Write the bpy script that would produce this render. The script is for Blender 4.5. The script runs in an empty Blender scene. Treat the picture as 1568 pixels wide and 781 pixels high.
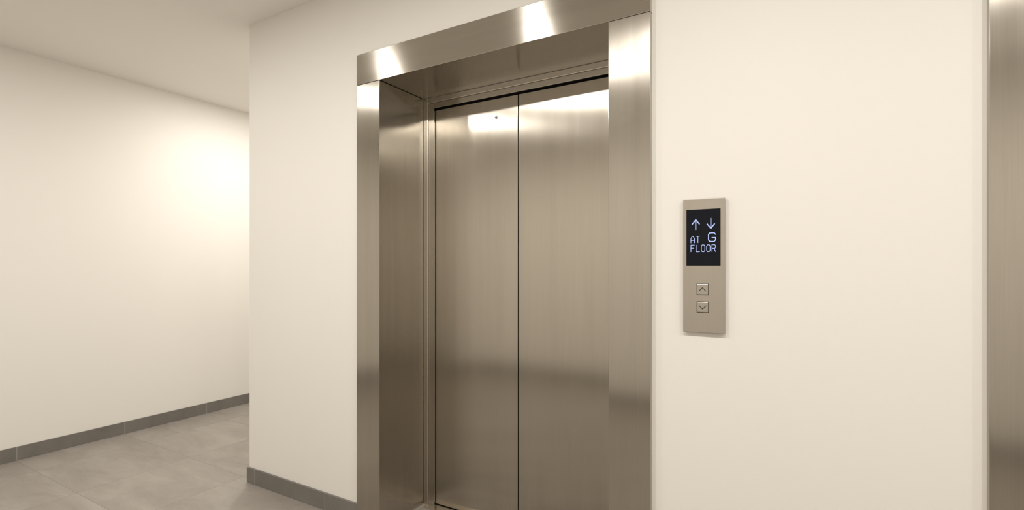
import bpy, bmesh, math
from mathutils import Vector
S=bpy.context.scene
S.view_settings.view_transform='Standard'
S.view_settings.look='None'
S.view_settings.exposure=0.0
EYE=1.2816; WY=1.784; CEIL=2.703

# ---------------- materials ----------------
def newmat(n):
    m=bpy.data.materials.new(n); m.use_nodes=True
    nt=m.node_tree; b=nt.nodes['Principled BSDF']; return m,nt,b
def N(nt,t,**k):
    n=nt.nodes.new(t)
    for a,v in k.items(): setattr(n,a,v)
    return n
def paint(name,col,rough=0.6,bump=0.05):
    m,nt,b=newmat(name)
    tc=N(nt,'ShaderNodeNewGeometry')
    n1=N(nt,'ShaderNodeTexNoise'); n1.inputs['Scale'].default_value=1.3; n1.inputs['Detail'].default_value=3
    nt.links.new(tc.outputs['Position'],n1.inputs['Vector'])
    mx=N(nt,'ShaderNodeMix',data_type='RGBA')
    mx.inputs[6].default_value=(*[c*0.975 for c in col],1); mx.inputs[7].default_value=(*col,1)
    nt.links.new(n1.outputs['Fac'],mx.inputs[0]); nt.links.new(mx.outputs[2],b.inputs['Base Color'])
    n2=N(nt,'ShaderNodeTexNoise'); n2.inputs['Scale'].default_value=170; n2.inputs['Detail'].default_value=3
    nt.links.new(tc.outputs['Position'],n2.inputs['Vector'])
    bp=N(nt,'ShaderNodeBump'); bp.inputs['Strength'].default_value=bump; bp.inputs['Distance'].default_value=0.002
    nt.links.new(n2.outputs['Fac'],bp.inputs['Height']); nt.links.new(bp.outputs['Normal'],b.inputs['Normal'])
    b.inputs['Roughness'].default_value=rough
    return m
def steel(name,col,axis,rough=0.225,aniso=0.96,streak=0.06):
    m,nt,b=newmat(name)
    b.inputs['Metallic'].default_value=1
    g=N(nt,'ShaderNodeNewGeometry')
    cr=N(nt,'ShaderNodeVectorMath',operation='CROSS_PRODUCT')
    # brushing direction, tilted a hair so end faces still get a valid tangent
    cr.inputs[1].default_value=tuple(a if a else t for a,t in zip(axis,(.012,.018,.015)))
    nt.links.new(g.outputs['Normal'],cr.inputs[0])
    nm=N(nt,'ShaderNodeVectorMath',operation='NORMALIZE'); nt.links.new(cr.outputs[0],nm.inputs[0])
    nt.links.new(nm.outputs[0],b.inputs['Tangent'])
    b.inputs['Anisotropic'].default_value=aniso
    # fine brushing
    sc=N(nt,'ShaderNodeVectorMath',operation='MULTIPLY')
    sc.inputs[1].default_value=tuple(3.0 if a else 420.0 for a in axis)
    nt.links.new(g.outputs['Position'],sc.inputs[0])
    n1=N(nt,'ShaderNodeTexNoise'); n1.inputs['Scale'].default_value=1; n1.inputs['Detail'].default_value=2
    nt.links.new(sc.outputs[0],n1.inputs['Vector'])
    # broad soft smudges
    sc2=N(nt,'ShaderNodeVectorMath',operation='MULTIPLY')
    sc2.inputs[1].default_value=tuple(0.8 if a else 22.0 for a in axis)
    nt.links.new(g.outputs['Position'],sc2.inputs[0])
    n2=N(nt,'ShaderNodeTexNoise'); n2.inputs['Scale'].default_value=1; n2.inputs['Detail'].default_value=2
    nt.links.new(sc2.outputs[0],n2.inputs['Vector'])
    ad=N(nt,'ShaderNodeMath',operation='ADD'); nt.links.new(n1.outputs['Fac'],ad.inputs[0]); nt.links.new(n2.outputs['Fac'],ad.inputs[1])
    mr=N(nt,'ShaderNodeMapRange'); mr.inputs[1].default_value=0.6; mr.inputs[2].default_value=1.4
    mr.inputs[3].default_value=1-streak; mr.inputs[4].default_value=1+streak
    nt.links.new(ad.outputs[0],mr.inputs[0])
    vm=N(nt,'ShaderNodeVectorMath',operation='SCALE'); vm.inputs[0].default_value=col
    nt.links.new(mr.outputs[0],vm.inputs['Scale']); nt.links.new(vm.outputs[0],b.inputs['Base Color'])
    mr2=N(nt,'ShaderNodeMapRange'); mr2.inputs[3].default_value=rough-0.02; mr2.inputs[4].default_value=rough+0.02
    nt.links.new(n2.outputs['Fac'],mr2.inputs[0]); nt.links.new(mr2.outputs[0],b.inputs['Roughness'])
    # very slight sheet waviness
    n3=N(nt,'ShaderNodeTexNoise'); n3.inputs['Scale'].default_value=1.8; n3.inputs['Detail'].default_value=0
    nt.links.new(g.outputs['Position'],n3.inputs['Vector'])
    bp=N(nt,'ShaderNodeBump'); bp.inputs['Strength'].default_value=0.1; bp.inputs['Distance'].default_value=0.004
    nt.links.new(n3.outputs['Fac'],bp.inputs['Height']); nt.links.new(bp.outputs['Normal'],b.inputs['Normal'])
    return m
def plain(name,col,rough=0.5,metal=0,emit=None,es=1):
    m,nt,b=newmat(name)
    b.inputs['Base Color'].default_value=(*col,1); b.inputs['Roughness'].default_value=rough; b.inputs['Metallic'].default_value=metal
    if emit: b.inputs['Emission Color'].default_value=(*emit,1); b.inputs['Emission Strength'].default_value=es
    return m
def tile(name,c1,c2,joint,ox,oy,sx,sy,jw=0.0028,rough=0.45,usex=True):
    m,nt,b=newmat(name)
    g=N(nt,'ShaderNodeNewGeometry'); sp=N(nt,'ShaderNodeSeparateXYZ'); nt.links.new(g.outputs['Position'],sp.inputs[0])
    def dist(out,o,s):
        a=N(nt,'ShaderNodeMath',operation='SUBTRACT'); a.inputs[1].default_value=o; nt.links.new(out,a.inputs[0])
        d=N(nt,'ShaderNodeMath',operation='DIVIDE'); d.inputs[1].default_value=s; nt.links.new(a.outputs[0],d.inputs[0])
        p=N(nt,'ShaderNodeMath',operation='PINGPONG'); p.inputs[1].default_value=0.5; nt.links.new(d.outputs[0],p.inputs[0])
        q=N(nt,'ShaderNodeMath',operation='MULTIPLY'); q.inputs[1].default_value=s; nt.links.new(p.outputs[0],q.inputs[0])
        l=N(nt,'ShaderNodeMath',operation='LESS_THAN'); l.inputs[1].default_value=jw/2; nt.links.new(q.outputs[0],l.inputs[0])
        f=N(nt,'ShaderNodeMath',operation='FLOOR'); nt.links.new(d.outputs[0],f.inputs[0])
        return l,f
    lx,fx=dist(sp.outputs[0],ox,sx); ly,fy=dist(sp.outputs[1],oy,sy)
    mxx=N(nt,'ShaderNodeMath',operation='MAXIMUM'); nt.links.new(lx.outputs[0],mxx.inputs[0]); nt.links.new(ly.outputs[0],mxx.inputs[1])
    cb=N(nt,'ShaderNodeCombineXYZ'); nt.links.new(fx.outputs[0],cb.inputs[0]); nt.links.new(fy.outputs[0],cb.inputs[1])
    wn=N(nt,'ShaderNodeTexWhiteNoise'); nt.links.new(cb.outputs[0],wn.inputs['Vector'])
    off=N(nt,'ShaderNodeVectorMath',operation='SCALE'); off.inputs['Scale'].default_value=7; nt.links.new(wn.outputs['Color'],off.inputs[0])
    pa=N(nt,'ShaderNodeVectorMath',operation='ADD'); nt.links.new(g.outputs['Position'],pa.inputs[0]); nt.links.new(off.outputs[0],pa.inputs[1])
    st=N(nt,'ShaderNodeVectorMath',operation='MULTIPLY'); st.inputs[1].default_value=(2.0,5.0,3.0); nt.links.new(pa.outputs[0],st.inputs[0])
    n=N(nt,'ShaderNodeTexNoise'); n.inputs['Scale'].default_value=1; n.inputs['Detail'].default_value=8; n.inputs['Roughness'].default_value=0.65; n.inputs['Distortion'].default_value=0.6
    nt.links.new(st.outputs[0],n.inputs['Vector'])
    mr=N(nt,'ShaderNodeMapRange'); mr.inputs[1].default_value=0.3; mr.inputs[2].default_value=0.7; nt.links.new(n.outputs['Fac'],mr.inputs[0])
    mx=N(nt,'ShaderNodeMix',data_type='RGBA'); mx.inputs[6].default_value=(*c1,1); mx.inputs[7].default_value=(*c2,1)
    nt.links.new(mr.outputs[0],mx.inputs[0])
    m2=N(nt,'ShaderNodeMix',data_type='RGBA'); m2.inputs[7].default_value=(*joint,1)
    nt.links.new(mxx.outputs[0],m2.inputs[0]); nt.links.new(mx.outputs[2],m2.inputs[6]); nt.links.new(m2.outputs[2],b.inputs['Base Color'])
    b.inputs['Roughness'].default_value=rough
    bp=N(nt,'ShaderNodeBump'); bp.inputs['Strength'].default_value=0.15; bp.inputs['Distance'].default_value=0.002
    nt.links.new(n.outputs['Fac'],bp.inputs['Height']); nt.links.new(bp.outputs['Normal'],b.inputs['Normal'])
    return m

M_wall=paint('wall_paint',(0.88,0.85,0.797),0.55)
M_ceil=paint('ceiling_paint',(0.91,0.88,0.828),0.8,0.02)
M_floor=tile('floor_tiles',(0.25,0.223,0.195),(0.355,0.324,0.287),(0.19,0.172,0.152),-3.53,1.21,0.6,0.6,0.003)
M_base=tile('baseboard_tile',(0.155,0.145,0.128),(0.215,0.20,0.178),(0.36,0.34,0.30),-2.156,1.213,0.605,0.605,0.003,0.5)
SC=(0.50,0.465,0.41)
M_sv=steel('brushed_steel_vertical',SC,(0,0,1))
M_sh=steel('brushed_steel_horizontal',SC,(1,0,0),0.20)
M_door=steel('brushed_steel_door',(0.52,0.48,0.418),(0,0,1))
M_panel=steel('brushed_steel_panel',(0.50,0.465,0.41),(0,0,1),0.33,0.4,0.03)
M_trim=plain('satin_aluminium',(0.60,0.56,0.50),0.25,1)
M_dark=plain('black_rubber',(0.01,0.01,0.01),0.7)
M_screen=plain('black_glass',(0.006,0.007,0.012),0.12)
M_screen.node_tree.nodes['Principled BSDF'].inputs['Specular IOR Level'].default_value=0.15
M_led=plain('led_segments',(0.01,0.01,0.02),0.4,0,(0.50,0.60,1.0),1.05)
M_white=plain('white_plastic',(0.85,0.85,0.83),0.4)
M_lens=plain('light_lens',(0.9,0.9,0.9),0.4,0,(1.0,0.95,0.86),8)
M_etch=plain('dark_engraving',(0.05,0.045,0.04),0.5)

# ---------------- mesh helpers ----------------
def mesh_obj(name,bm,mats,parent=None,loc=(0,0,0),bevel=0):
    me=bpy.data.meshes.new(name); bm.normal_update(); bm.to_mesh(me); bm.free()
    for m in mats: me.materials.append(m)
    o=bpy.data.objects.new(name,me); S.collection.objects.link(o); o.location=loc
    if parent: o.parent=parent
    if bevel:
        b=o.modifiers.new('bevel','BEVEL'); b.width=bevel; b.segments=2; b.limit_method='ANGLE'
    return o
def box(bm,x0,x1,y0,y1,z0,z1,mi=0):
    v=[bm.verts.new(p) for p in [(x0,y0,z0),(x1,y0,z0),(x1,y1,z0),(x0,y1,z0),(x0,y0,z1),(x1,y0,z1),(x1,y1,z1),(x0,y1,z1)]]
    for f in [(0,3,2,1),(4,5,6,7),(0,1,5,4),(1,2,6,5),(2,3,7,6),(3,0,4,7)]:
        F=bm.faces.new([v[i] for i in f]); F.material_index=mi
def boxes(name,bl,mats,parent=None,loc=(0,0,0),bevel=0):
    bm=bmesh.new()
    for b in bl: box(bm,*b)
    return mesh_obj(name,bm,mats,parent,loc,bevel)
def cyl(bm,c,r,y0,y1,n=32,mi=0,axis='y',r2=None):
    r2=r if r2 is None else r2
    A=[];B=[]
    for i in range(n):
        a=2*math.pi*i/n; s,k=math.sin(a),math.cos(a)
        if axis=='y':
            A.append(bm.verts.new((c[0]+r*k,y0,c[1]+r*s))); B.append(bm.verts.new((c[0]+r2*k,y1,c[1]+r2*s)))
        else:
            A.append(bm.verts.new((c[0]+r*k,c[1]+r*s,y0))); B.append(bm.verts.new((c[0]+r2*k,c[1]+r2*s,y1)))
    fs=[bm.faces.new(A),bm.faces.new(B[::-1])]
    for i in range(n): fs.append(bm.faces.new([A[i],B[i],B[(i+1)%n],A[(i+1)%n]]))
    for f in fs: f.material_index=mi
    bmesh.ops.recalc_face_normals(bm,faces=fs)

# ---------------- room ----------------
XL=-4.47; XR=3.6; YF=-1.0; YE=6.0; XC=-2.827
HW=0.728; HT=2.3286; C1=-1.184; C2=1.159
boxes('floor',[(XL-.15,XR+.15,YF-.15,YE+.15,-0.12,0)],[M_floor])
boxes('ceiling',[(XL-.15,XR+.15,YF-.15,YE+.15,CEIL,CEIL+.12)],[M_ceil])
boxes('wall_left',[(XL-.15,XL,YF-.15,YE+.15,0,CEIL)],[M_wall])
boxes('wall_right',[(XR,XR+.15,YF-.15,2.25,0,CEIL)],[M_wall])
boxes('wall_front',[(XL,XR,YF-.15,YF,0,CEIL)],[M_wall])
boxes('wall_corridor_end',[(XL,XC+.2,YE,YE+.15,0,CEIL)],[M_wall])
YB=2.25
boxes('wall_back',[(XC,C1-HW,WY,YB,0,CEIL),(C1+HW,C2-HW,WY,YB,0,CEIL),(C2+HW,XR,WY,YB,0,CEIL),
   (C1-HW,C1+HW,WY,YB,HT,CEIL),(C2-HW,C2+HW,WY,YB,HT,CEIL),(XC,XC+.2,YB,YE,0,CEIL)],[M_wall])
BH=0.09; BT=0.011
boxes('baseboard_left',[(XL,XL+BT,YF,YE,0,BH)],[M_base],bevel=.001)
boxes('baseboard_front',[(XL+BT,XR,YF,YF+BT,0,BH)],[M_base],bevel=.001)
boxes('baseboard_right',[(XR-BT,XR,YF+BT,WY-BT,0,BH)],[M_base],bevel=.001)
boxes('baseboard_back',[(XC-BT,C1-HW,WY-BT,WY,0,BH),(C1+HW,C2-HW,WY-BT,WY,0,BH),(C2+HW,XR,WY-BT,WY,0,BH),(XC-BT,XC,WY,YE,0,BH)],[M_base],bevel=.001)

# ---------------- elevator entrances ----------------
def elevator(name,cx):
    e=bpy.data.objects.new(name,None); S.collection.objects.link(e); e.location=(cx,WY,0)
    I=0.574; HB=2.1786; F=-0.02; R=0.306
    boxes('jamb_left',[(-HW,-I,F,R,0,HB-.0015)],[M_sv],e,bevel=.0015)
    boxes('jamb_right',[(I,HW,F,R,0,HB-.0015)],[M_sv],e,bevel=.0015)
    boxes('header',[(-HW,HW,F,R,HB,HT)],[M_sh],e,bevel=.0015)
    t=0.545; T=2.150; D=0.508; DT=2.118
    boxes('trim_outer',[(-I,-t,R,R+.05,0,HB),(t,I,R,R+.05,0,HB),(-t,t,R,R+.05,T,HB)],[M_trim],e,bevel=.002)
    boxes('trim_inner',[(-t,-D,R+.008,R+.018,0.004,T),(D,t,R+.008,R+.018,0.004,T)],[M_sv],e,bevel=.0015)
    boxes('trim_lintel',[(-D,D,R+.008,R+.018,DT+.004,T)],[M_sh],e,bevel=.0015)
    Y=R+.022
    for s,n in ((-1,'door_leaf_1'),(1,'door_leaf_2')):
        a,b=sorted((s*.0028,s*(D+.02)))
        boxes(n,[(a,b,Y,Y+.035,0.008,DT-.004)],[M_door],e,bevel=.002)
    boxes('shaft_backing',[(-t,t,Y+.036,Y+.05,0,2.17)],[M_dark],e)
    boxes('sill',[(-t,t,R-.035,R+.012,0,0.004),(-t,t,R+.016,Y+.036,0,0.004)],[M_trim],e,bevel=.0008)
    bm=bmesh.new()
    cyl(bm,(-.127,2.02),.0075,Y-.0022,Y+.001,24,0)
    cyl(bm,(-.127,2.02),.0045,Y-.0028,Y-.0018,18,1)
    box(bm,-.1284,-.1256,Y-.0034,Y-.0026,2.016,2.025,0)
    mesh_obj('release_keyhole',bm,[M_trim,M_dark],e)
    return e
elevator('elevator_entrance',C1)
elevator('elevator_entrance',C2)

# ---------------- call panel ----------------
def strokes(bm,pl,x,z,w,h,th,y0,y1,mi=0):
    for line in pl:
        P=[Vector((x+p[0]*w,z+p[1]*h)) for p in line]
        for a,b in zip(P[:-1],P[1:]):
            d=(b-a).normalized(); n=Vector((-d.y,d.x))*th/2; a2=a-d*th*.35; b2=b+d*th*.35
            q=[a2+n,a2-n,b2-n,b2+n]
            lo=[bm.verts.new((p.x,y0,p.y)) for p in q]; hi=[bm.verts.new((p.x,y1,p.y)) for p in q]
            fs=[bm.faces.new(lo),bm.faces.new(hi[::-1])]
            for i in range(4): fs.append(bm.faces.new([lo[i],hi[i],hi[(i+1)%4],lo[(i+1)%4]]))
            for f in fs: f.material_index=mi
            bmesh.ops.recalc_face_normals(bm,faces=fs)
GL={'A':[[(0,0),(0,.65),(.35,1),(.65,1),(1,.65),(1,0)],[(0,.38),(1,.38)]],
 'T':[[(0,1),(1,1)],[(.5,1),(.5,0)]],'F':[[(0,0),(0,1),(1,1)],[(0,.52),(.8,.52)]],'L':[[(0,1),(0,0),(1,0)]],
 'O':[[(.25,0),(0,.2),(0,.8),(.25,1),(.75,1),(1,.8),(1,.2),(.75,0),(.25,0)]],
 'R':[[(0,0),(0,1),(.8,1),(1,.82),(1,.62),(.8,.45),(0,.45)],[(.5,.45),(1,0)]],
 'G':[[(1,.82),(.8,1),(.2,1),(0,.82),(0,.18),(.2,0),(.8,0),(1,.18),(1,.45),(.5,.45)]]}
pe=bpy.data.objects.new('elevator_call_panel',None); S.collection.objects.link(pe)
PX=-.280; pe.location=(PX,WY,EYE)
boxes('back_box',[(-.064,.064,-.006,0,-.222,.222)],[M_dark],pe)
boxes('face_plate',[(-.0665,.0665,-.014,-.006,-.225,.225)],[M_panel],pe,bevel=.0015)
FY=-.014
boxes('screen',[(-.0555,.0530,FY-.0015,FY+.001,0.0,.190)],[M_screen],pe,bevel=.0008)
bm=bmesh.new(); y0,y1=FY-.0022,FY-.0014
def px(x): return -.336+(x-1052)*.00208-PX
def pz(y): return .19-(y-321)*.00218
def word(s,xa,xb,ya,yb,th,gap=.0056):
    w=(px(xb)-px(xa)-gap*(len(s)-1))/len(s)
    for i,c in enumerate(s): strokes(bm,GL[c],px(xa)+i*(w+gap),pz(yb),w,pz(ya)-pz(yb),th,y0,y1)
word('FLOOR',1059.5,1097,376,386.5,.0018)
word('AT',1059.5,1073,362.5,372.5,.0018)
word('G',1086.5,1097,358,371,.0030)
up=[[(.5,0),(.5,1)],[(0,.55),(.5,1),(1,.55)]]
dn=[[(.5,1),(.5,0)],[(0,.45),(.5,0),(1,.45)]]
strokes(bm,up,px(1061.5),pz(352),px(1072.5)-px(1061.5),pz(337)-pz(352),.0032,y0,y1)
strokes(bm,dn,px(1084.5),pz(351),px(1095.5)-px(1084.5),pz(336)-pz(351),.0032,y0,y1)
mesh_obj('display_segments',bm,[M_led],pe)
for i,(zz,ch) in enumerate(((-.079,1),(-.139,-1))):
    h=.0178; x=-.003
    boxes('button_bezel_%d'%(i+1),[(x-h-.0015,x+h+.0015,FY-.0006,FY+.001,zz-h-.0015,zz+h+.0015)],[M_etch],pe,bevel=.0004)
    boxes('button_%d'%(i+1),[(x-h,x+h,FY-.004,FY,zz-h,zz+h)],[M_panel],pe,bevel=.0022)
    bm=bmesh.new()
    pl=[[(0,0),(.5,1),(1,0)]] if ch>0 else [[(0,1),(.5,0),(1,1)]]
    strokes(bm,pl,x-.011,zz-.0055,.022,.011,.0026,FY-.0044,FY-.0038)
    mesh_obj('button_arrow_%d'%(i+1),bm,[M_etch],pe)

# ---------------- downlights ----------------
def downlight(x,y,p):
    bm=bmesh.new()
    n=40; prof=[(.095,CEIL),(.093,CEIL-.006),(.082,CEIL-.010),(.076,CEIL-.006),(.074,CEIL-.002)]
    rings=[[bm.verts.new((r*math.cos(2*math.pi*i/n),r*math.sin(2*math.pi*i/n),z-CEIL)) for i in range(n)] for r,z in prof]
    for a,b in zip(rings[:-1],rings[1:]):
        for i in range(n): bm.faces.new([a[i],a[(i+1)%n],b[(i+1)%n],b[i]])
    f=bm.faces.new(rings[-1]); f.material_index=1
    bmesh.ops.recalc_face_normals(bm,faces=bm.faces)
    o=mesh_obj('recessed_downlight',bm,[M_white,M_lens],None,(x,y,CEIL))
    l=bpy.data.lights.new('lamp','AREA'); l.shape='DISK'; l.size=.14; l.energy=p; l.color=(1.0,0.962,0.91)
    lo=bpy.data.objects.new('lamp',l); S.collection.objects.link(lo); lo.parent=o; lo.location=(0,0,-.0125)
P=18.5
for x in (-2.95,-1.57,-.19,1.19,2.57): downlight(x,.35,P)
downlight(-3.55,2.62,P*1.05); downlight(-3.55,4.6,P)

w=bpy.data.worlds.new('world'); S.world=w; w.use_nodes=True
w.node_tree.nodes['Background'].inputs[0].default_value=(1,.96,.9,1); w.node_tree.nodes['Background'].inputs[1].default_value=.2

c=bpy.data.cameras.new('camera'); co=bpy.data.objects.new('camera',c); S.collection.objects.link(co)
c.sensor_width=36; c.lens=764/1568*36; c.shift_y=16.5/1568; c.clip_start=.02
co.location=(0,0,EYE); co.rotation_euler=(math.radians(90),0,math.radians(30))
S.camera=co
